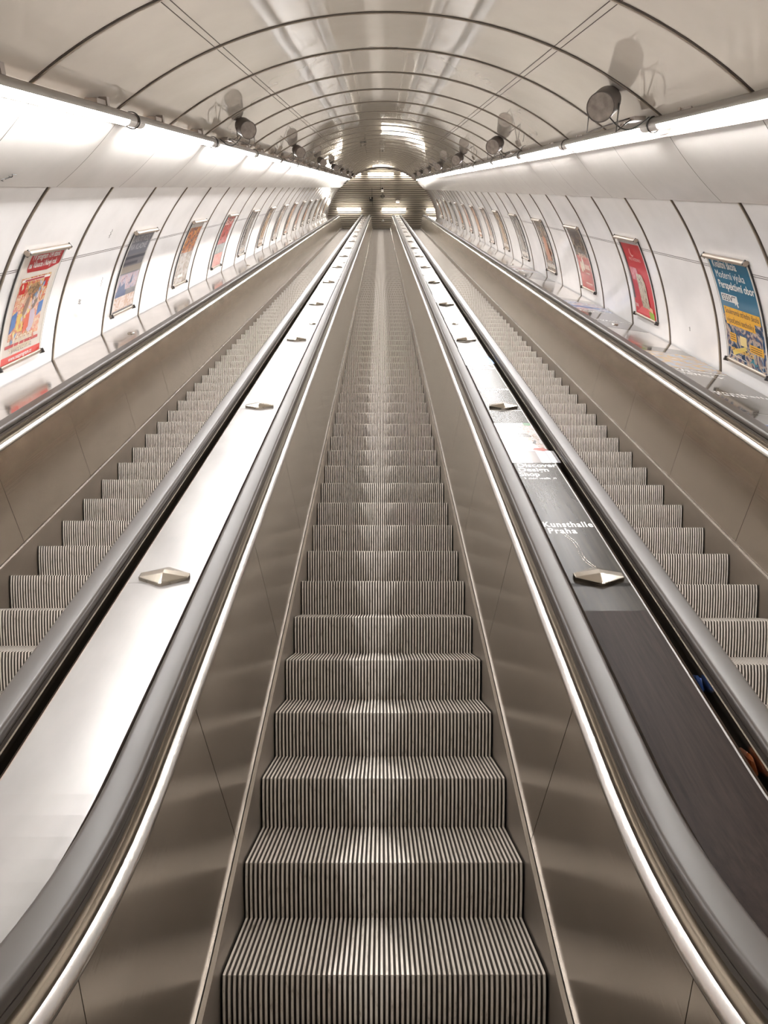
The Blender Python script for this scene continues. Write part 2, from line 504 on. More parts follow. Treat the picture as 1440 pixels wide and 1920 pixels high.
# ------------------------------------------------------------------ text and flat artwork
def text_mesh(s, size=1.0, bold=0., space=1.0, shear=0.):
    cu = bpy.data.curves.new('txt', 'FONT'); cu.body = s; cu.size = size; cu.offset = bold; cu.space_character = space; cu.shear = shear
    cu.resolution_u = 3
    o = bpy.data.objects.new('txt', cu); COL.objects.link(o)
    bpy.context.view_layer.update()
    me = bpy.data.meshes.new_from_object(o.evaluated_get(bpy.context.evaluated_depsgraph_get()))
    v = [(q.co.x, q.co.y) for q in me.vertices]; f = [tuple(p.vertices) for p in me.polygons]
    bpy.data.objects.remove(o); bpy.data.curves.remove(cu); bpy.data.meshes.remove(me)
    return v, f
INK = {}
def ink(rgb, rough=.3):
    k = (rgb, rough)
    if k not in INK:
        INK[k] = mat('ink_%d' % len(INK), tuple(.78*q for q in srgb(*rgb)[:3]), rough, 0, .10)
    return INK[k]
PHOTO = {}
def photo(cols, scale=6., rough=.25, seed=0., dist=1.5, stretch=(1, 1, 1)):
    m = mat('print_%d' % len(PHOTO), (.5, .5, .5), rough, 0, .08); PHOTO[len(PHOTO)] = m
    n, l, p = nodes(m)
    v = coords(m, stretch)
    t = n.new('ShaderNodeTexNoise'); t.noise_dimensions = '4D'; t.inputs['W'].default_value = seed
    t.inputs['Scale'].default_value = scale; t.inputs['Detail'].default_value = 4; t.inputs['Distortion'].default_value = dist
    l.new(v, t.inputs['Vector'])
    N = len(cols)
    l.new(ramp(m, t.outputs['Fac'], [(.28+.44*i/max(1, N-1), tuple(.72*q for q in srgb(*c)[:3])) for i, c in enumerate(cols)]), p.inputs['Base Color'])
    return m
class Art:
    """flat print on a surface: put(u, v, lift) -> slope-frame point; u runs right, v runs down, both in metres"""
    def __init__(s, put): s.put = put; s.mb = {}; s.lines = []
    def layer(s, m, lift=0):
        if m.name not in s.mb: s.mb[m.name] = (MB(), m)
        return s.mb[m.name][0]
    def poly(s, pts, m, lift):
        s.layer(m).quad(*[s.put(u, v, lift) for u, v in pts]); return s
    def rect(s, u0, v0, u1, v1, m, lift, n=1):
        for k in range(n):
            a, b = v0+(v1-v0)*k/n, v0+(v1-v0)*(k+1)/n
            s.poly([(u0, a), (u0, b), (u1, b), (u1, a)], m, lift)
        return s
    def ell(s, cu, cv, ru, rv, m, lift, n=20, a0=0, a1=360):
        return s.poly([(cu+ru*cos(rad(a0+(a1-a0)*k/n)), cv-rv*sin(rad(a0+(a1-a0)*k/n))) for k in range(n if a1-a0 == 360 else n+1)], m, lift)
    def text(s, body, u, v, size, m, lift, width=None, stretch=1., skew=0., **kw):
        vs_, fs = text_mesh(body, size, **kw)
        if width:
            w = max(q[0] for q in vs_) - min(q[0] for q in vs_); stretch = width/w
        mb = MB(); i0 = 0; s.lines.append((mb, m))
        mb.v += [tuple(s.put(u+x*stretch, v-y-skew*x*stretch, lift)) for x, y in vs_]
        for f in fs: mb.f.append(tuple(i0+q for q in f)); mb.m.append(0)
        return s
    def build(s, name, parent, base):
        for k, (mb, m) in s.mb.items(): mb.build(name, m, parent, base)
        for mb, m in s.lines: mb.build('lettering', m, parent, base)

# ------------------------------------------------------------------ decks between and beside the escalators
DK = NOSE+.822
STUD_T = [3.0+2.925*k for k in range(17)]
def stud_mesh(base):
    mb = MB()
    hw, hl, e, hb, ht = .116, .078, .020, .016, .040
    ring = [(-hw, -e), (-.006, -hl), (.006, -hl), (hw, -e), (hw, e), (.006, hl), (-.006, hl), (-hw, e)]
    rows = [[(base[0]+x, base[1]+y, base[2]+z) for x, y in ring] for z in (0, hb)]
    rows.append([(base[0]+x*.965, base[1]+y*.965, base[2]+hb+.003) for x, y in ring])
    mb.grid(rows, 0, True, True)
    i = len(mb.v); top = rows[-1]
    mb.v += top + [(base[0], base[1]-.018, base[2]+ht), (base[0], base[1]+.018, base[2]+ht)]
    for q in ((0, 1, 8), (1, 2, 8), (2, 3, 8), (3, 4, 9, 8), (4, 5, 9), (5, 6, 9), (6, 7, 9), (7, 0, 8, 9)):
        mb.f.append(tuple(i+k for k in q)); mb.m.append(0)
    return mb
def disc_mesh(base, r=.045):
    mb = MB(); n = 20
    rows = [[(base[0]+q*cos(2*pi*k/n), base[1]+q*sin(2*pi*k/n), base[2]+z) for k in range(n)] for q, z in ((r, 0), (r, .006), (r*.85, .012), (r*.3, .016))]
    return mb.grid(rows, 0, True, True)
def deck(key, xa, xb, m, label, za=.822, zb=.822, studs=True, discs=(), plate_name='deck_plate'):
    xm = (xa+xb)/2
    base = (xm, S0, DK)
    root = thing('deck', base, label, 'deck', 'decks alongside the escalators')
    prof = [(xa, za), (xb, zb), (xb, zb-.05), (xa, za-.05)]
    if xa < xb: prof = prof[::-1]
    cuts = [SB]+[3.0-.045 + 2.925*k for k in range(-0, 17)]+[ST]
    src = None
    for i in range(len(cuts)-1):
        s0, s1 = cuts[i]+.0012, cuts[i+1]-.0012
        if src is not None and s1 < S1:
            o = src.copy(); COL.objects.link(o); o.parent = root; o.location = (0, cuts[i]-src_s, 0)
        else:
            mb = MB(); sweep(mb, prof, s0, s1)
            o = mb.build(plate_name, m, root, base)
            if i == 1: src, src_s = o, cuts[i]
    if studs:
        b = (xm, STUD_T[0], DK); mesh = None
        for t in STUD_T:
            if mesh is None:
                o = stud_mesh((xm, 0, DK)).build('diamond_stud', M['stud'], root, (xm, 0, DK)); mesh = o
            else:
                o = mesh.copy(); COL.objects.link(o); o.parent = root
            o.location = (0, t-base[1], 0)
    mesh = None
    for a, t, z in discs:
        if mesh is None:
            mesh = o = disc_mesh((0, 0, 0)).build('round_cap', M['stud'], root, (0, 0, 0))
        else:
            o = mesh.copy(); COL.objects.link(o); o.parent = root
        o.location = (a-base[0], t-base[1], NOSE+z-base[2])
    return root, base
DLa, DLb = CX['left']+.873, CX['centre']-.873
DRa, DRb = CX['centre']+.873, CX['right']-.873
deckL, dlb = deck('left', DLa, DLb, M['deck'], 'plain bright steel deck with diamond studs between the left and middle escalators',
             discs=[(-.93, 10.0, .822), (-.93, 18.8, .822), (-.93, 27.5, .822)])
deckR, drb = deck('right', DRa, DRb, M['deck'], 'steel deck covered in dark gallery adverts between the middle and right escalators',
             discs=[(1.0, 10.0, .822), (1.0, 21.7, .822)])
SL0, SL1 = CX['left']-.873, -3.52
SR0, SR1 = CX['right']+.873, 3.66
shL, slb = deck('wall left', SL0, SL1, M['shelf'], 'plain polished shelf between the left escalator and the left poster wall', .815, .806, False,
             [(-3.18, 9.35, .812), (-3.18, 18.2, .812), (-3.18, 27, .812)], 'shelf_plate')
shR, srb = deck('wall right', SR0, SR1, M['shelf'], 'polished shelf with flat adverts between the right escalator and the right wall', .810, .706, False,
             [(3.28, 10.35, .76), (3.28, 19.1, .76)], 'shelf_plate')

# dark advert film on the right deck
film = mat('advert_film', srgb(58, 54, 49), .24, 0, .06, None, .0)
n_, l_, p_ = nodes(film)
g_ = add_noise(film, 2.0, 6, coords(film, (20, 1, 20)))
l_.new(ramp(film, g_, [(.3, srgb(34, 30, 25)), (.7, srgb(50, 45, 38))]), p_.inputs['Base Color'])
mrx = n_.new('ShaderNodeMapRange'); mrx.inputs['To Min'].default_value = .20; mrx.inputs['To Max'].default_value = .28
l_.new(g_, mrx.inputs[0]); l_.new(mrx.outputs[0], p_.inputs['Roughness'])
film_old = mat('worn_brown_film', srgb(60, 48, 43), .38, .0, .04)
n_, l_, p_ = nodes(film_old)
g_ = add_noise(film_old, 3.0, 8, coords(film_old, (26, 1.2, 26)), .65)
l_.new(ramp(film_old, g_, [(.3, srgb(30, 23, 20)), (.7, srgb(46, 37, 33))]), p_.inputs['Base Color'])
WHITE = ink((236, 234, 230), .25)
FA, FB = DRa, DRb-.008
def flat_put(u, v, lift): return (FA+u, -v, DK+.0012+lift)      # v counts down the slope: t = -v
def film_piece(t0, t1, m, par, base, xa=FA, xb=FB, z0=.822, z1=.822, name='advert_film'):
    mb = MB(); sweep(mb, [(xb, z1+.0011), (xa, z0+.0011), (xa, z0+.0002), (xb, z1+.0002)], t0, t1)
    return mb.build(name, m, par, base)
o = film_piece(SB, 2.71, film_old, deckR, drb); o['label'] = 'worn dark brown film'
o = film_piece(2.71, 2.953, film, deckR, drb)
shop = [(232, 228, 226), (205, 190, 180), (245, 243, 242), (170, 140, 120), (238, 232, 228), (214, 120, 110), (240, 238, 236), (120, 140, 120)]
dim = lambda c: tuple(int(q*.80) for q in c)
def ikd(c, ro): return ink(dim(c), ro)
def phd(cols, *a): return photo([dim(c) for c in cols], *a)
def advert(kind, s0, par, base, put, wid, film_args, texts=('Discover', 'Design', 'Shop')):
    """one advert panel from stud to stud; offsets measured up the slope from s0"""
    f = film_piece(s0+.005-.04, s0+2.87, film, par, base, *film_args)
    A = Art(put)
    A.text('Kunsthalle', .0, -(s0+.612), .092, WHITE, .0008, width=wid*.97, bold=.002, space=1.15)
    A.text('Praha', .012, -(s0+.532), .092, WHITE, .0008, width=wid*.54, bold=.002, space=1.15)
    y = s0+1.30
    for k, tx in enumerate(reversed(texts)):
        A.text(tx, .004+.006*k, -(y+.075+k*.082), .094, WHITE, .0008, width=wid*.97*len(tx)/(8.3 if max(map(len, texts)) < 9 else 10), bold=.002)
    A.text('3 min walk \u2197', .02, -(y+.022), .040, WHITE, .0008, width=wid*.74, bold=.0005)
    A.build('lettering', f, base)
    A = Art(put); p0, p1 = -(s0+2.52), -(s0+1.62)
    if kind == 0:
        bg = phd(shop, 14, .2, 3.0)
        A.rect(-.005, p0, wid, p1, bg, .0006)
        A.rect(.0, p0+.60, wid, p1, ikd((206, 206, 212), .2), .0008)
        for i, c in enumerate(((238, 238, 242), (196, 180, 196), (110, 100, 96), (214, 212, 214), (240, 240, 244))):
            A.rect(.005+i*.065, p0+.66, .062+i*.065, p1, ink(c, .2), .0010)
        A.poly([(.06, p0+.66), (.075, p0+.50), (.12, p0+.43), (.20, p0+.45), (.235, p0+.58), (.23, p0+.66)], ikd((242, 242, 246), .2), .0012)
        A.ell(.165, p0+.375, .050, .075, ikd((222, 180, 156), .2), .0014)
        A.ell(.165, p0+.335, .062, .075, ikd((66, 50, 44), .2), .0016, a0=-15, a1=195)
        A.poly([(.205, p0+.50), (.235, p0+.42), (.245, p0+.44), (.225, p0+.52)], ikd((52, 46, 44), .2), .0016)
        A.poly([(.18, p0+.64), (.20, p0+.60), (.26, p0+.60), (.29, p0+.64), (.25, p0+.67)], ikd((190, 96, 80), .2), .0018)
        A.ell(.03, p0+.2, .03, .05, ikd((214, 196, 90), .2), .0012)
        A.rect(wid*.8, p0, wid, p0+.07, ikd((90, 140, 96), .2), .0012)
    elif kind == 1:
        A.rect(-.005, p0, wid, p0+.62, phd([(104, 140, 196), (150, 178, 220), (232, 236, 242), (120, 156, 210)], 5, .2, 1.0), .0006)
        A.rect(-.005, p0+.62, wid, p1, ikd((196, 170, 146), .2), .0006)
        for i, c in enumerate(((70, 110, 170), (60, 70, 92), (205, 150, 116), (74, 120, 190))):
            A.poly([(.02+i*.075, p1-.06), (.03+i*.07, p0+.46), (.07+i*.07, p0+.42), (.085+i*.075, p1-.08)], ink(c, .2), .0010)
        A.poly([(.06, p0+.2), (.12, p0+.12), (.2, p0+.13), (.24, p0+.22)], ikd((240, 242, 246), .2), .0010)
    elif kind == 2:
        A.rect(-.005, p0, wid, p1, phd([(236, 232, 230), (222, 170, 170), (242, 240, 240), (90, 130, 190), (240, 236, 234)], 6, .2, 5.0, 1.0, (1, 2, 1)), .0006)
        A.rect(.05, p0+.52, wid*.8, p0+.66, ikd((70, 120, 196), .2), .0010)
    else:
        A.rect(-.005, p0, wid, p1, phd([(240, 222, 150), (196, 206, 226), (234, 190, 120), (238, 234, 230)], 6, .2, 8.0, 1.0, (1, 2, 1)), .0006)
    A.build('picture', f, base)
deck_put = lambda u, v, l: (FA+u, -v, DK+.0006+l)
wid = FB-FA
advert(0, 2.955, deckR, drb, deck_put, wid, ())
advert(1, 5.88, deckR, drb, deck_put, wid, (), ('Discover', 'Kunsthalle', 'Praha'))
film_piece(8.80, 9.32, film, deckR, drb)
advert(2, 10.43, deckR, drb, deck_put, wid, (), ('Discover', 'Art', 'Gallery'))
advert(3, 13.35, deckR, drb, deck_put, wid, (), ('Discover', 'Design', 'Shop'))
# a scratch in the film
mb = MB()
for du in (0, .014):
    mb.tube([(FA+.075+du+.09*(k/10)**1.2+.02*sin(k*.6), 3.50-.42*k/10, DK+.0016) for k in range(11)], .0006, 4)
mb.build('scratch', M['stud'], deckR, drb)
# adverts on the right shelf
SLOPE = (.706-.810)/(SR1-SR0)
def shelf_put(u, v, l): return (SR0+.06+u, -v, NOSE+.810+SLOPE*(.06+u)+.0008+l)
film_s = mat('shelf_film', srgb(84, 78, 70), .08, .3, .5)
def shelf_advert(s0, kind, texts):
    global film
    keep = film; film = film_s
    advert(kind, s0, shR, srb, shelf_put, SR1-SR0-.07, (SR0+.05, SR1-.01, .810+SLOPE*.05, .706-SLOPE*.01), texts)
    film = keep
shelf_advert(3.02, 2, ('Discover', 'Design', 'Shop'))
shelf_advert(5.95, 3, ('Discover', 'Art', 'Gallery'))
shelf_advert(10.05, 2, ('Discover', 'Design', 'Shop'))
shelf_advert(15.9, 0, ('Discover', 'Design', 'Shop'))

# ------------------------------------------------------------------ posters
def poster(side, k, label, art, bg):
    R = RL if side < 0 else RR
    bt, bb = (-.487, -1.530) if side < 0 else (-.572, -1.632)
    th0 = math.acos((bt-BC)/R); th1 = math.acos((bb-BC)/R)
    t0 = (6.53 if side < 0 else 6.68)+3.0*k; w = .90
    H = (th1-th0)*R
    m_ = .045
    thm = (th0+th1)/2
    base = (XC+side*R*sin(thm), t0+w/2, BC+R*cos(thm))
    root = thing('poster', base, label, 'poster', 'posters on the left wall' if side < 0 else 'posters on the right wall')
    def at(u, v, r):
        th = th0+v/R
        t = t0+u if side < 0 else t0+w-u
        return (XC+side*(R-r)*sin(th), t, BC+(R-r)*cos(th))
    N = 14
    def strip(u0, u1, v0, v1, r0, r1, n):
        mb = MB(); rows = []
        for j in range(n+1):
            v = v0+(v1-v0)*j/n
            rows.append([at(u0, v, r0), at(u1, v, r0), at(u1, v, r1), at(u0, v, r1)])
        return mb.grid(rows, 0, True, True, flip=(side > 0))
    def rail(v, hh, dd, ext):
        mb = MB(); rows = []
        for u in (-ext, w+ext):
            ring = []
            for q in range(12):
                a = 2*pi*q/12
                ring.append(at(u, v+hh*cos(a), dd*(.5+.5*sin(a))))
            rows.append(ring)
        return mb.grid(rows, 0, True, True, flip=(side < 0))
    rail(.018, .024, .055, .012).build('top_rail', M['rail'], root, base, 50)
    rail(H-.018, .020, .034, .004).build('bottom_rail', M['rail'], root, base, 50)
    for e in (0.004, w-.004):
        mb = MB(); mb.box((0, 0, 0), (.02, .012, .03))
        for v in (.018, H-.018):
            p = Vector(at(e if e > .1 else e, v, .028)); q = MB(); q.box(p, (.052, .016, .046), R=Matrix.Rotation(-side*(th0+v/R-pi/2), 3, 'Y'))
            q.build('end_cap', M['dark_plastic'], root, base)
    for u in (.012, w-.036):
        strip(u, u+.024, .03, H-.03, .004, .017, N).build('side_rail', M['border'], root, base)
    for u in (.002, w-.012):
        strip(u, u+.010, .03, H-.03, .002, .016, N).build('edge_trim', M['dark_plastic'], root, base)
    sheet = strip(.036, w-.036, .03, H-.03, .004, .012, N).build('printed_sheet', bg, root, base)
    sw, sh = w-.072, H-.06
    A = Art(lambda u, v, l: at(.036+u, .03+v, .0128+l))
    if art: art(A, sw, sh)
    A.build('artwork', sheet, base)
    return root
LI = .0008
def art_tv(A, w, h):
    red = ink((176, 40, 44)); cream = ink((226, 218, 208))
    A.rect(.13, .0, w, .17, red, LI, 3)
    A.poly([(.13, .17), (.16, .205), (w*.7, .215), (w, .17)], red, LI)
    A.text('TV program 134 stanic', .16, .085, .085, WHITE, 2*LI, width=w-.22, bold=.002)
    A.text('na V\u00e1noce i Nov\u00fd rok', .15, .165, .085, WHITE, 2*LI, width=w-.24, bold=.002)
    A.rect(.10, .26, w-.10, h-.22, photo([(70, 120, 180), (222, 196, 150), (214, 120, 90), (236, 214, 180), (190, 60, 60), (232, 196, 120), (200, 190, 214), (96, 140, 190)], 7, .2, 2.2), LI, 10)
    A.rect(.12, .275, w-.12, .30, WHITE, 2*LI); A.rect(.18, .28, w-.25, .296, red, 3*LI)
    A.rect(.12, .31, .24, .42, ink((196, 44, 40)), 2*LI, 2); A.rect(w-.22, .30, w-.12, .40, ink((196, 50, 44)), 2*LI, 2)
    A.poly([(w*.36, .40), (w*.40, .34), (w*.62, .33), (w*.68, .38), (w*.60, .44), (w*.42, .45)], photo([(150, 120, 84), (196, 150, 110), (112, 92, 70), (214, 176, 140)], 16, .2, 3.0), 2*LI)
    A.poly([(w*.40, .48), (w*.47, .43), (w*.50, .60), (w*.42, .70), (w*.36, .62)], ink((150, 120, 104)), 3*LI)
    A.poly([(w*.52, .45), (w*.66, .43), (w*.70, .54), (w*.60, .62)], ink((122, 104, 96)), 3*LI)
    A.ell(w*.50, .555, .05, .075, ink((232, 176, 138)), 4*LI)
    for i in range(26):
        uu, vv = .14+.5*((i*.377) % 1), .33+.56*((i*.618) % 1)
        A.poly([(uu, vv), (uu+.02+.03*((i*.29) % 1), vv-.02), (uu+.05, vv+.03), (uu+.015, vv+.05)], ink([(224, 200, 170), (206, 120, 96), (222, 206, 214), (120, 150, 186), (232, 210, 140)][i % 5]), 5*LI)
    A.poly([(w*.44, .64), (w*.56, .62), (w*.58, .78), (w*.46, .84)], ink((214, 90, 52)), 4*LI)
    A.ell(w*.62, .72, .08, .12, ink((206, 190, 204)), 3*LI)
    A.poly([(.10, .62), (.2, .58), (.2, .74), (.10, .80)], ink((54, 104, 170)), 2*LI)
    A.poly([(w-.2, .56), (w-.1, .54), (w-.1, .66), (w-.2, .7)], ink((70, 116, 180)), 2*LI)
    A.rect(.22, .62, .36, .80, ink((232, 196, 110)), 2*LI, 2)
    A.text('V\u00e1noce', .16, .90, .13, ink((242, 222, 196)), 5*LI, width=.42, bold=.003, shear=.3)
    A.text('s hv\u011bzdami', .14, .98, .10, ink((242, 222, 196)), 5*LI, width=.44, bold=.002, shear=.3)
    A.rect(.06, h-.185, w-.08, h-.155, red, 3*LI)
    A.text('v prodeji od 11. 12.', .16, h-.10, .055, ink((90, 80, 76)), 2*LI, width=w-.36)
    A.rect(0, h-.075, w, h, ink((206, 64, 56)), LI, 2)
    A.text('www.nasprogram.cz', .16, h-.022, .06, WHITE, 2*LI, width=w-.34, bold=.001)
def art_theatre(A, w, h):
    A.rect(0, 0, w, .30, ink((104, 106, 116)), LI, 4)
    A.text('LABUT\u00cd VODY', .05, .13, .11, ink((178, 176, 182)), 2*LI, width=w-.12, bold=.002)
    A.text('NA KLADN\u011a', .05, .24, .11, ink((178, 176, 182)), 2*LI, width=w-.16, bold=.002)
    A.rect(0, .33, w, .37, ink((60, 62, 74)), 2*LI); A.rect(0, .41, w*.7, .45, ink((66, 66, 78)), 2*LI)
    A.rect(0, .47, w, .56, ink((150, 140, 130)), LI, 2)
    A.rect(0, .58, w, .80, photo([(130, 130, 170), (180, 170, 186), (200, 170, 176), (70, 90, 140)], 8, .2, 4.0), LI, 3)
    A.poly([(.05, .8), (.1, .66), (.16, .74), (.3, .70), (.36, .8)], ink((56, 76, 120)), 2*LI)
    A.poly([(.48, .74), (.56, .58), (.6, .72)], ink((50, 72, 110)), 2*LI)
    A.rect(0, .80, w*.5, .88, ink((60, 80, 124)), 2*LI)
    A.rect(0, .88, w, h-.03, photo([(206, 190, 186), (226, 208, 200), (196, 160, 136), (222, 214, 214)], 9, .2, 9.0, 1.5, (3, 1, 1)), LI, 4)
def art_orange(A, w, h):
    A.rect(0, 0, w, .10, ink((206, 200, 196)), LI, 2)
    A.rect(0, .10, w, .55, photo([(150, 60, 46), (206, 120, 50), (110, 50, 44), (222, 150, 70), (120, 110, 104)], 6, .2, 6.0), LI, 5)
    A.rect(0, .55, w, h, photo([(190, 186, 180), (140, 120, 100), (216, 210, 204), (110, 90, 74)], 6, .2, 7.0), LI, 5)
    A.rect(.2, h-.16, w-.3, h-.11, WHITE, 2*LI)
def art_red(A, w, h):
    A.rect(0, 0, w, .62, photo([(150, 44, 46), (196, 70, 62), (170, 52, 50), (210, 110, 96)], 4, .2, 3.0), LI, 5)
    A.rect(0, .62, w, .82, photo([(214, 206, 196), (120, 130, 130), (222, 216, 206)], 7, .2, 5.0), LI, 3)
    A.rect(0, .82, w, h, photo([(206, 110, 100), (226, 160, 150), (200, 96, 86)], 5, .2, 2.0), LI, 3)
    A.text('SLEVY', .06, .2, .16, ink((232, 200, 190)), 2*LI, width=w-.14, bold=.004)
def art_school(A, w, h):
    yel = ink((238, 178, 60)); navy = ink((24, 40, 66))
    A.rect(0, h*.56, w, h, photo([(38, 62, 100), (70, 110, 140), (52, 60, 100), (214, 190, 170), (40, 84, 120), (30, 40, 70), (96, 110, 140)], 5, .2, 6.5), LI, 6)
    A.text('Kvalitn\u00ed \u0161kola', .06, .105, .115, WHITE, 2*LI, width=w*.62, bold=.002)
    A.text('Modern\u00ed v\u00fduka', .06, .215, .115, WHITE, 2*LI, width=w*.74, bold=.0)
    A.text('Perspektivn\u00ed obor', .06, .325, .115, WHITE, 2*LI, width=w*.90, bold=.002)
    A.poly([(.05, .385), (.05, .465), (.40, .465), (.40, .385)], WHITE, 2*LI)
    A.text('SSSVT', .065, .455, .085, navy, 3*LI, width=.30, bold=.001)
    A.poly([(.33, .40), (.33, .49), (.36, .465), (.385, .505), (.405, .49), (.38, .455), (.42, .45)], WHITE, 4*LI)
    A.rect(.04, .525, w-.03, .625, yel, 2*LI, 2); A.rect(.04, .625, w*.80, .715, yel, 2*LI, 2)
    A.text('Soukrom\u00e1 st\u0159edn\u00ed \u0161kola', .06, .595, .085, navy, 3*LI, width=w-.12)
    A.text('v\u00fdpo\u010detn\u00ed techniky', .06, .69, .085, navy, 3*LI, width=w*.70)
    A.rect(.08, .80, .22, .89, yel, 3*LI, 2); A.rect(.30, .80, .44, .90, ink((240, 214, 150)), 3*LI, 2); A.rect(.50, .85, .78, .93, yel, 3*LI, 2)
    for i in range(3):
        A.rect(.09, .815+i*.024, .20, .823+i*.024, navy, 4*LI); A.rect(.52, .866+i*.022, .75, .873+i*.022, navy, 4*LI)
    A.poly([(.10, .99), (.40, .90), (.44, .93), (.12, 1.04)], ink((226, 200, 110)), 2*LI)
    A.text('www.sssvt.cz', .08, .985, .075, ink((240, 190, 90)), 4*LI, width=w*.60, bold=.001)
    for pts in ([(.05, 1.03), (.40, 1.05)], [(.05, 1.075), (.30, 1.09)]):
        (u0, v0), (u1, v1) = pts
        A.poly([(u0, v0), (u0, v0+.006), (u1, v1+.006), (u1, v1)], WHITE, 3*LI)
    for q in range(24):
        a0, a1 = 2*pi*q/24, 2*pi*(q+1)/24
        A.poly([(.66+.09*cos(a0), 1.02+.10*sin(a0)), (.66+.098*cos(a0), 1.02+.108*sin(a0)), (.66+.098*cos(a1), 1.02+.108*sin(a1)), (.66+.09*cos(a1), 1.02+.10*sin(a1))], ink((170, 196, 214)), 3*LI)
    A.poly([(.46, 1.06), (.56, .98), (.60, 1.06), (.66, h-.06), (.52, h-.06)], ink((44, 120, 136)), 2*LI)
def art_bank(A, w, h):
    red = ink((190, 26, 40)); 
    A.rect(0, 0, w, .07, ink((176, 168, 166)), LI)
    A.rect(.0, .07, .07, h*.8, ink((70, 50, 50)), 2*LI, 8)
    A.ell(w*.46, .20, .07, .06, ink((226, 170, 166)), 2*LI); A.ell(w*.49, .185, .06, .05, red, 3*LI)
    A.text('PRO RODINU', .2, .315, .06, ink((228, 176, 172)), 2*LI, width=w*.56, bold=.001)
    A.rect(.10, .42, .38, .60, photo([(214, 120, 126), (230, 160, 166), (200, 70, 80)], 6, .2, 1.0), 2*LI, 2)
    A.poly([(.30, .50), (.52, .50), (.60, .62), (.62, .98), (.34, .98)], photo([(160, 150, 136), (206, 190, 170), (120, 108, 96)], 12, .2, 4.0), 3*LI)
    A.rect(.36, .68, .60, .74, ink((104, 92, 84)), 4*LI)
    A.poly([(.52, .92), (.72, .94), (.74, 1.02), (.56, .99)], ink((226, 170, 140)), 4*LI)
    A.poly([(.56, .99), (.76, 1.0), (.78, 1.12), (.62, 1.12)], ink((140, 170, 60)), 5*LI)
    A.poly([(.06, h-.03), (.30, h-.14), (.6, h-.13), (w-.02, h-.03)], ink((216, 84, 88)), 4*LI)
    A.text('TURNAJ', .012, h-.10, .07, WHITE, 4*LI, stretch=.55)
def art_show(A, w, h):
    A.rect(0, 0, w, .16, ink((150, 142, 132)), LI, 2)
    A.rect(0, .05, w, .52, photo([(60, 48, 42), (120, 96, 80), (40, 34, 32), (150, 130, 112), (70, 58, 52)], 6, .2, 5.0), 2*LI, 4)
    A.rect(0, .50, w, h, photo([(150, 46, 40), (176, 60, 50), (140, 40, 38)], 4, .2, 5.0), LI, 5)
    A.text('PRAHA', .18, .56, .12, ink((226, 190, 170)), 3*LI, width=w*.6, bold=.003)
    A.ell(.2, .72, .09, .10, ink((226, 210, 190)), 3*LI); A.ell(.34, .66, .06, .12, ink((236, 226, 210)), 3*LI)
    A.rect(.42, .66, .72, .74, ink((222, 190, 176)), 3*LI); A.rect(.42, .80, .66, .82, ink((222, 190, 176)), 3*LI); A.rect(.3, .98, .7, 1.0, ink((222, 190, 176)), 3*LI)
def art_mix(cols, seed, txt=None):
    pm = photo(cols, 5, .2, seed)
    def f(A, w, h):
        A.rect(0, 0, w, h, pm, LI, 8)
        A.rect(.05, h*.86, w-.05, h*.93, ink((206, 196, 186)), 2*LI)
        A.poly([(.2, h*.8), (.26, h*.36), (.4, h*.26), (.56, h*.36), (.64, h*.8)], ink(cols[-1]), 2*LI)
        A.ell(.41, h*.25, .09, .10, ink(cols[1]), 3*LI)
    return f
LEFT = [('red and cream television guide poster with colourful magazine cover, nearest on the left wall', art_tv, ink((224, 214, 204))),
        ('grey and blue poster with pale capital letters, second on the left wall', art_theatre, ink((112, 110, 116))),
        ('orange and grey poster with a blank pale strip on top, third on the left wall', art_orange, ink((170, 160, 150))),
        ('red poster with a pale band across its middle, fourth on the left wall', art_red, ink((190, 80, 74)))]
RIGHT = [('blue school poster with white headlines and yellow strips, nearest on the right wall', art_school, ink((36, 104, 134))),
         ('bright red poster with a tall beige figure and green patch, second on the right wall', art_bank, ink((190, 26, 40))),
         ('poster dark brown above and red below, third on the right wall', art_show, ink((130, 110, 96)))]
PAL = [[(150, 130, 108), (206, 180, 150), (110, 84, 64), (190, 160, 130)], [(176, 160, 150), (222, 206, 196), (140, 116, 100), (196, 170, 150)],
       [(190, 110, 84), (226, 190, 160), (150, 90, 70), (214, 180, 150)], [(170, 90, 80), (216, 190, 176), (120, 100, 90), (200, 150, 130)],
       [(90, 78, 70), (170, 150, 130), (64, 54, 48), (196, 140, 110)], [(120, 116, 112), (176, 168, 160), (90, 84, 80), (150, 140, 130)]]
WORD = ['brown', 'pale grey-brown', 'copper-toned', 'reddish', 'dark brown', 'grey']
for k in range(14):
    if k < len(LEFT): poster(-1, k, LEFT[k][0], LEFT[k][1], LEFT[k][2])
    else:
        i = (k+1) % 6
        poster(-1, k, '%s framed poster, %s one up the left wall' % (WORD[i], ORD[k]), art_mix(PAL[i], k*1.7), ink(PAL[i][0]))
    if k < len(RIGHT): poster(1, k, RIGHT[k][0], RIGHT[k][1], RIGHT[k][2])
    else:
        i = (k+1) % 6
        poster(1, k, '%s framed poster, %s one up the right wall' % (WORD[i], ORD[k]), art_mix(PAL[i], k*2.3+40), ink(PAL[i][0]))

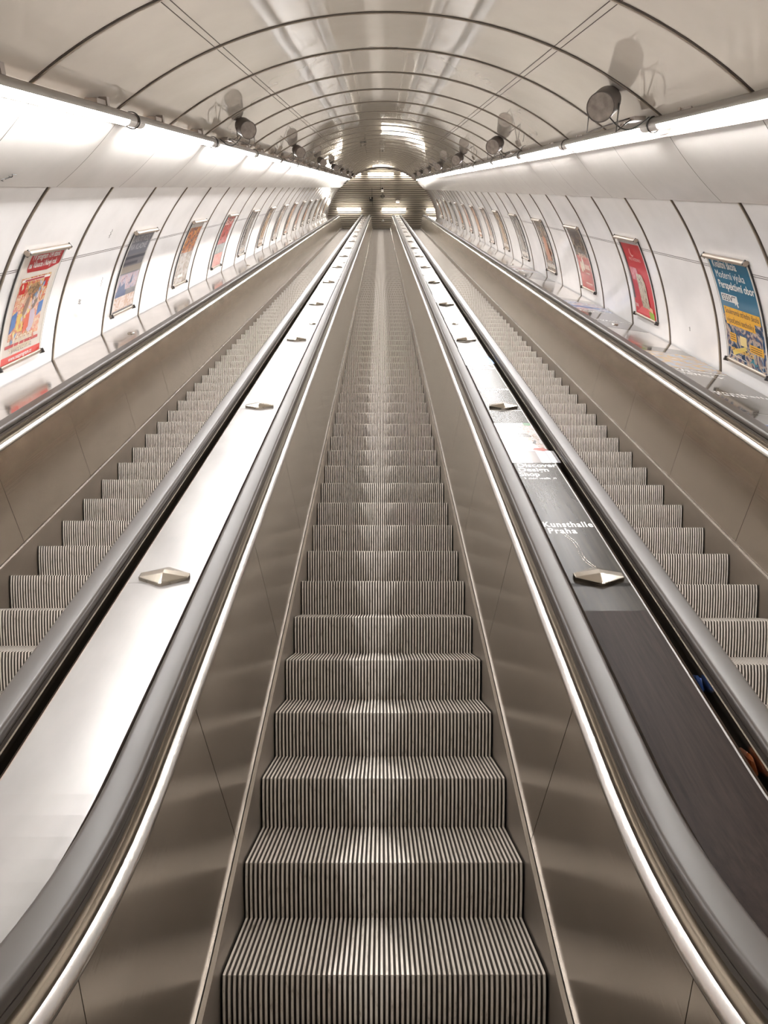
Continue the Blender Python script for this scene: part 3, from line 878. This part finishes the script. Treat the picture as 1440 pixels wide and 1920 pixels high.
# ------------------------------------------------------------------ fluorescent lamps along both sides
LAMP_R = .050
def lamp(side, a, b, t0, label):
    base = (a, t0+1.5, b)
    root = thing('tube_lamp', base, label, 'lamp', 'tube lamps along the left side' if side < 0 else 'tube lamps along the right side')
    n = 12
    def half(c0, c1, r, ta, tb, close=True):
        mb = MB(); ring = lambda t: [(a+r*sin(rad(c0+(c1-c0)*k/n)), t, b+r*cos(rad(c0+(c1-c0)*k/n))) for k in range(n+1)]
        return mb.grid([ring(ta), ring(tb)], 0, True, True)
    lo, hi = (104, 258) if side < 0 else (102, 256)       # the lit side looks down
    L0, L1 = t0+.02, t0+2.93
    half(hi, lo+360, LAMP_R, L0, L1).build('housing', M['housing'], root, base, 40)
    half(lo, hi, LAMP_R-.003, L0+.17, L1-.17).build('diffuser', M['tube'], root, base, 40)
    for ta, tb in ((L0, L0+.168), (L1-.168, L1)):
        half(lo, hi, LAMP_R-.003, ta, tb).build('end_cover', M['tube_end'], root, base, 40)
    mb = MB(); mb.tube([(a+(LAMP_R+.008)*sin(2*pi*k/24), L1+.012+.02*sin(2*pi*k/24), b+(LAMP_R+.008)*cos(2*pi*k/24)) for k in range(25)], .0045, 6, caps=False)
    mb.build('cable_loop', M['cable'], root, base, 60)
    for tt in (t0+.75, t0+2.3):
        mb = MB(); mb.box((a-side*.0+side*.035, tt, b+.062), (.09, .22, .035)); mb.box((a+side*.03, tt+.09, b+.075), (.10, .05, .055))
        mb.build('bracket', M['bracket'], root, base)
    return root
LAMP_L, LAMP_RT = (-1.93, .472), (2.135, .456)
for side, (a, b), nm in ((-1, LAMP_L, 'left'), (1, LAMP_RT, 'right')):
    src = None
    for k in range(-1, 15):
        t0 = 3.42+2.96*k+(.06 if side > 0 else 0)
        j = k
        if k < 0: lab = 'glowing tube lamp in the %s row just above the viewer, before the first in view' % nm
        else: lab = 'glowing tube lamp in the %s row, %s one up from the viewer' % (nm, ORD[j])
        if src is None: src = lamp(side, a, b, t0, lab)
        else: copy_tree(src, P(a, t0+1.5, b), lab)

# ------------------------------------------------------------------ loudspeakers
def speaker(side, a, b, t, r, L, aim, label, foot):
    base = (a, t, b)
    root = thing('loudspeaker', base, label, 'loudspeaker', 'round loudspeakers above the lamps')
    ax = Vector(aim).normalized()                  # from the back to the face
    x = ax.cross(Vector((0, 0, 1))).normalized(); z = x.cross(ax)
    c = Vector(base); n = 28
    def ring(d, rr): return [c + ax*d + rr*(cos(2*pi*k/n)*x + sin(2*pi*k/n)*z) for k in range(n)]
    MB().grid([ring(-L*.62, r*.55), ring(-L*.58, r*.80), ring(-L*.45, r*.93), ring(-L*.3, r), ring(L*.5, r), ring(L*.5, r*.94), ring(L*.47, r*.93)], 0, True, True).build('shell', M['speaker'], root, base, 40)
    MB().grid([ring(L*.46, r*.93), ring(L*.48, r*.93), ring(L*.487, r*.55), ring(L*.49, r*.08)], 0, True, True).build('face', M['speaker_face'], root, base, 40)
    mb = MB()
    f = Vector(foot)
    for s in (-1, 1):
        p = c + x*s*(r+.006)
        mb.tube([p, p+Vector((0, 0, -r-.09)), (p+Vector((0, 0, -r-.09)))*.5+(f+Vector((0, 0, .03)))*.5, f+Vector((0, 0, .02))], .006, 6)
    mb.build('yoke', M['yoke'], root, base, 60)
    mb = MB(); mb.box(f, (.09, .26, .03)); mb.build('foot', M['bracket'], root, base)
    q0 = c - ax*L*.4 + Vector((0, 0, -r*.8))
    mb = MB(); pts = []
    q3 = f+Vector((0, -.35, -.01))
    for k in range(9):
        u = k/8; p = q0.lerp(q3, u); p.z -= .10*sin(pi*u)
        pts.append(p)
    mb.tube(pts, .005, 6); mb.build('cable', M['cable'], root, base, 60)
    return root
srcL = speaker(-1, -1.60, .640, 9.63, .098, .24, (.42, -.8, -.25), 'grey round loudspeaker above the left lamps, nearest on the left', (-1.86, 9.75, .52))
srcR = speaker(1, 1.73, .600, 6.42, .108, .24, (-.45, -.8, -.28), 'large round loudspeaker above the right lamps, nearest of all', (2.02, 6.55, .50))
for k in range(1, 7):
    copy_tree(srcL, P(-1.60, 9.63+6*k, .640), 'round loudspeaker above the left lamps, %s one up from the viewer' % ORD[k])
    copy_tree(srcR, P(1.73, 6.42+5.9*k, .600), 'round loudspeaker above the right lamps, %s one up from the viewer' % ORD[k])

# ------------------------------------------------------------------ upper hall: wall lamps and hung devices (level frame)
def pix(px, py, Y):
    """world point seen at a photo pixel, on the plane at distance Y"""
    v = Vector(((px-720), 1360.0, -(py-960)))
    R = Euler((rad(5.913), 0, rad(-.222)), 'XYZ').to_matrix()
    d = R @ v; d = d*(Y/d.y); return Vector((d.x, Y, d.z+EYE))
def level_thing(name, p, label, cat, group=None):
    o = bpy.data.objects.new(name, None); COL.objects.link(o); o.location = p; o.empty_display_size = .1
    return tag(o, label, cat, group)
def part(mb, name, m, root, p, smooth=None): return mb.build(name, m, root, tuple(p), smooth)
def wall_lamp(px, py, L, label):
    p = pix(px, py, Y_WALL-.12)
    root = level_thing('wall_lamp', p, label, 'lamp', 'tube lamps on the slatted end wall')
    mb = MB(); mb.tube([p+Vector((-L/2, -.03, 0)), p+Vector((L/2, -.03, 0))], .055, 12); part(mb, 'tube', M['hall_tube'], root, p, 40)
    mb = MB(); mb.box(p+Vector((0, .07, .05)), (L+.16, .06, .12)); part(mb, 'base', M['bracket'], root, p)
wall_lamp(714, 326, 1.8, 'bright tube lamp centred high under the arch on the end wall')
wall_lamp(783, 326, 2.4, 'bright tube lamp high on the end wall, right of the centred one')
wall_lamp(645, 326, 2.4, 'tube lamp high on the end wall, mostly hidden by the arch on the left')
wall_lamp(654, 392, 1.68, 'tube lamp low on the slatted end wall, at the left')
wall_lamp(738.5, 392.5, 1.68, 'tube lamp low on the slatted end wall, in the middle')
wall_lamp(822, 393, 1.68, 'tube lamp low on the slatted end wall, at the right beside the arch')
for i, x in enumerate((-2.0, 2.0)):
    p = Vector((x, -4.0, 5.42))
    root = level_thing('hall_lamp', p, 'tube lamp on the lower hall ceiling behind the viewer, %s side' % ('left' if i == 0 else 'right'), 'lamp')
    mb = MB(); mb.tube([p+Vector((0, -1.2, -.05)), p+Vector((0, 1.2, -.05))], .06, 12); part(mb, 'tube', M['hall_tube'], root, p, 40)
    mb = MB(); mb.box(p+Vector((0, 0, .04)), (.14, 2.5, .08)); part(mb, 'base', M['bracket'], root, p)
YH = Y_WALL-.5
def rod(mb, p, q, r=.012): mb.tube([p, q], r, 6)
# two cameras, a round mirror, a dome and a small pendant
p = pix(717, 356, YH); root = level_thing('camera_device', p, 'small pale surveillance camera hanging on a rod below the top centre lamp', 'camera')
mb = MB(); mb.box(p, (.17, .34, .14)); part(mb, 'body', M['pale_plastic'], root, p)
mb = MB(); mb.tube([p+Vector((0, -.17, -.02)), p+Vector((0, -.25, -.02))], .06, 14); part(mb, 'lens', M['dark_plastic'], root, p, 40)
mb = MB(); rod(mb, p+Vector((-.12, 0, .07)), p+Vector((-.12, 0, 1.35))); mb.box(p+Vector((-.06, 0, .09)), (.16, .05, .04)); rod(mb, p+Vector((-.12, 0, 1.33)), p+Vector((-.12, .5, 1.33))); part(mb, 'rod', M['dark_plastic'], root, p)
p = pix(717.5, 368, YH); root = level_thing('round_mirror', p, 'small round mirror in a dark ring under the pale camera', 'mirror')
mb = MB(); mb.tube([p+Vector((.125*cos(2*pi*k/24), 0, .125*sin(2*pi*k/24))) for k in range(25)], .02, 8, caps=False); part(mb, 'ring', M['dark_plastic'], root, p, 60)
mb = MB(); mb.tube([p+Vector((0, -.012, 0)), p+Vector((0, .012, 0))], .115, 24); part(mb, 'glass', M['mirror'], root, p, 40)
mb = MB(); rod(mb, p+Vector((0, .03, .12)), p+Vector((0, .03, .30))); rod(mb, p+Vector((0, .03, .28)), p+Vector((0, .5, .28))); part(mb, 'rod', M['dark_plastic'], root, p)
p = pix(696, 374, YH); root = level_thing('camera_device', p, 'dark surveillance camera hanging left of the round mirror', 'camera')
mb = MB(); mb.box(p, (.26, .34, .13)); part(mb, 'body', M['dark_plastic'], root, p)
mb = MB(); mb.tube([p+Vector((-.04, -.17, 0)), p+Vector((-.04, -.23, 0))], .05, 14); part(mb, 'lens', M['pale_plastic'], root, p, 40)
mb = MB(); rod(mb, p+Vector((.06, 0, .06)), p+Vector((.06, 0, .85))); rod(mb, p+Vector((.06, 0, -.06)), p+Vector((.12, 0, -.5))); rod(mb, p+Vector((.06, 0, .83)), p+Vector((.06, .5, .83))); part(mb, 'rod', M['dark_plastic'], root, p)
p = pix(746, 377, Y_WALL-.14); root = level_thing('wall_dome', p, 'pale dome fitting on the slatted wall right of the mirror', 'dome')
mb = MB(); n = 20
mb.grid([[p+Vector((r*cos(2*pi*k/n), y, .75*r*sin(2*pi*k/n))) for k in range(n)] for r, y in ((.17, .12), (.17, .07), (.14, 0), (.07, -.05), (.01, -.06))], 0, True, True)
part(mb, 'cover', M['pale_plastic'], root, p, 50)
mb = MB(); mb.tube([p+Vector((0, .06, 0)), p+Vector((0, .12, 0))], .19, 20); part(mb, 'back_plate', M['bracket'], root, p, 40)
p = pix(718, 414, YH); root = level_thing('pendant', p, 'small white cone pendant low in front of the end wall', 'pendant')
mb = MB(); mb.tube([p+Vector((0, 0, -.05)), p+Vector((0, 0, 0)), p+Vector((0, 0, .10))], [.10, .085, .02], 16); part(mb, 'shade', M['pale_plastic'], root, p, 50)
mb = MB(); rod(mb, p+Vector((0, 0, .10)), p+Vector((0, 0, .9)), .006); part(mb, 'cord', M['dark_plastic'], root, p)

# ------------------------------------------------------------------ small marks and litter
def scribble(par, base, pts, r=.0022):
    mb = MB(); mb.tube(pts, r, 5); return mb.build('pen_mark', M['cable'], par, base)
def on_wall(side, b, t, R, off=.0005):
    return (XC+side*sqrt((R-off)**2-(b-BC)**2), t, b)
rng = random.Random(3)
def wall_mark(side, b, t, w=.05, h=.10, n=9):
    R = RL if side < 0 else RR
    pts = [on_wall(side, b+h*(i/(n-1)-.5), t+w*(.5*sin(i*2.3)+.4*rng.random()), R) for i in range(n)]
    scribble(wallL if side < 0 else wallR, (XC, 0, BC), pts)
wall_mark(-1, -.47, 7.72+.9, .05, .09)
wall_mark(-1, -1.02, 8.95, .05, .10)
wall_mark(-1, -1.17, 8.35, .10, .06)
wall_mark(1, -1.50, 8.6, .04, .05)
cl = [o for o in bpy.data.objects if o.name.startswith('trim_1') and abs((ROT.inverted() @ (o.location-Vector((0, 0, EYE)))).y - (RING0+RING)) < .1][0]
u = lambda k: (TOP_L[0]+(EDGE_L[0]-TOP_L[0])*k-.012*0, TOP_L[1]+(EDGE_L[1]-TOP_L[1])*k)
pts = []
for i in range(12):
    k = .88-.007*i+.015*sin(i*1.7); a, b = u(k)
    pts.append((a+.013, 5.24+.010*i+.03*sin(i*2.4), b-.016+.012*0))
scribble(cl, (TOP_L[0], RING0, TOP_L[1]), [(x, y-RING, z) for x, y, z in pts], .003)
def litter(name, t, size, col, label, seed):
    r_ = random.Random(seed); base = (CX['right']-.822, t, NOSE+.737)
    mb = MB(); n = 9
    rows = []
    for j in range(5):
        v = j/4; rr = size*(.25+.75*sin(pi*min(.98, max(.06, v))))
        rows.append([(base[0]+.013*cos(2*pi*k/n)*(.6+.4*r_.random())*(1 if rr > .01 else .4), base[1]+rr*sin(2*pi*k/n)*(.7+.5*r_.random()), base[2]+.045*v+.008*r_.random()) for k in range(n)])
    mb.grid(rows, 0, True, True)
    return tag(mb.build(name, mat(name, col, .4), None, base), label, 'litter')
litter('plastic_scrap', 2.28, .055, srgb(30, 80, 160), 'crumpled blue plastic scrap in the dark gap beside the right handrail', 1)
litter('paper_scrap', 1.86, .075, srgb(150, 76, 26), 'orange-brown paper scrap in the dark gap at the lower right', 2)
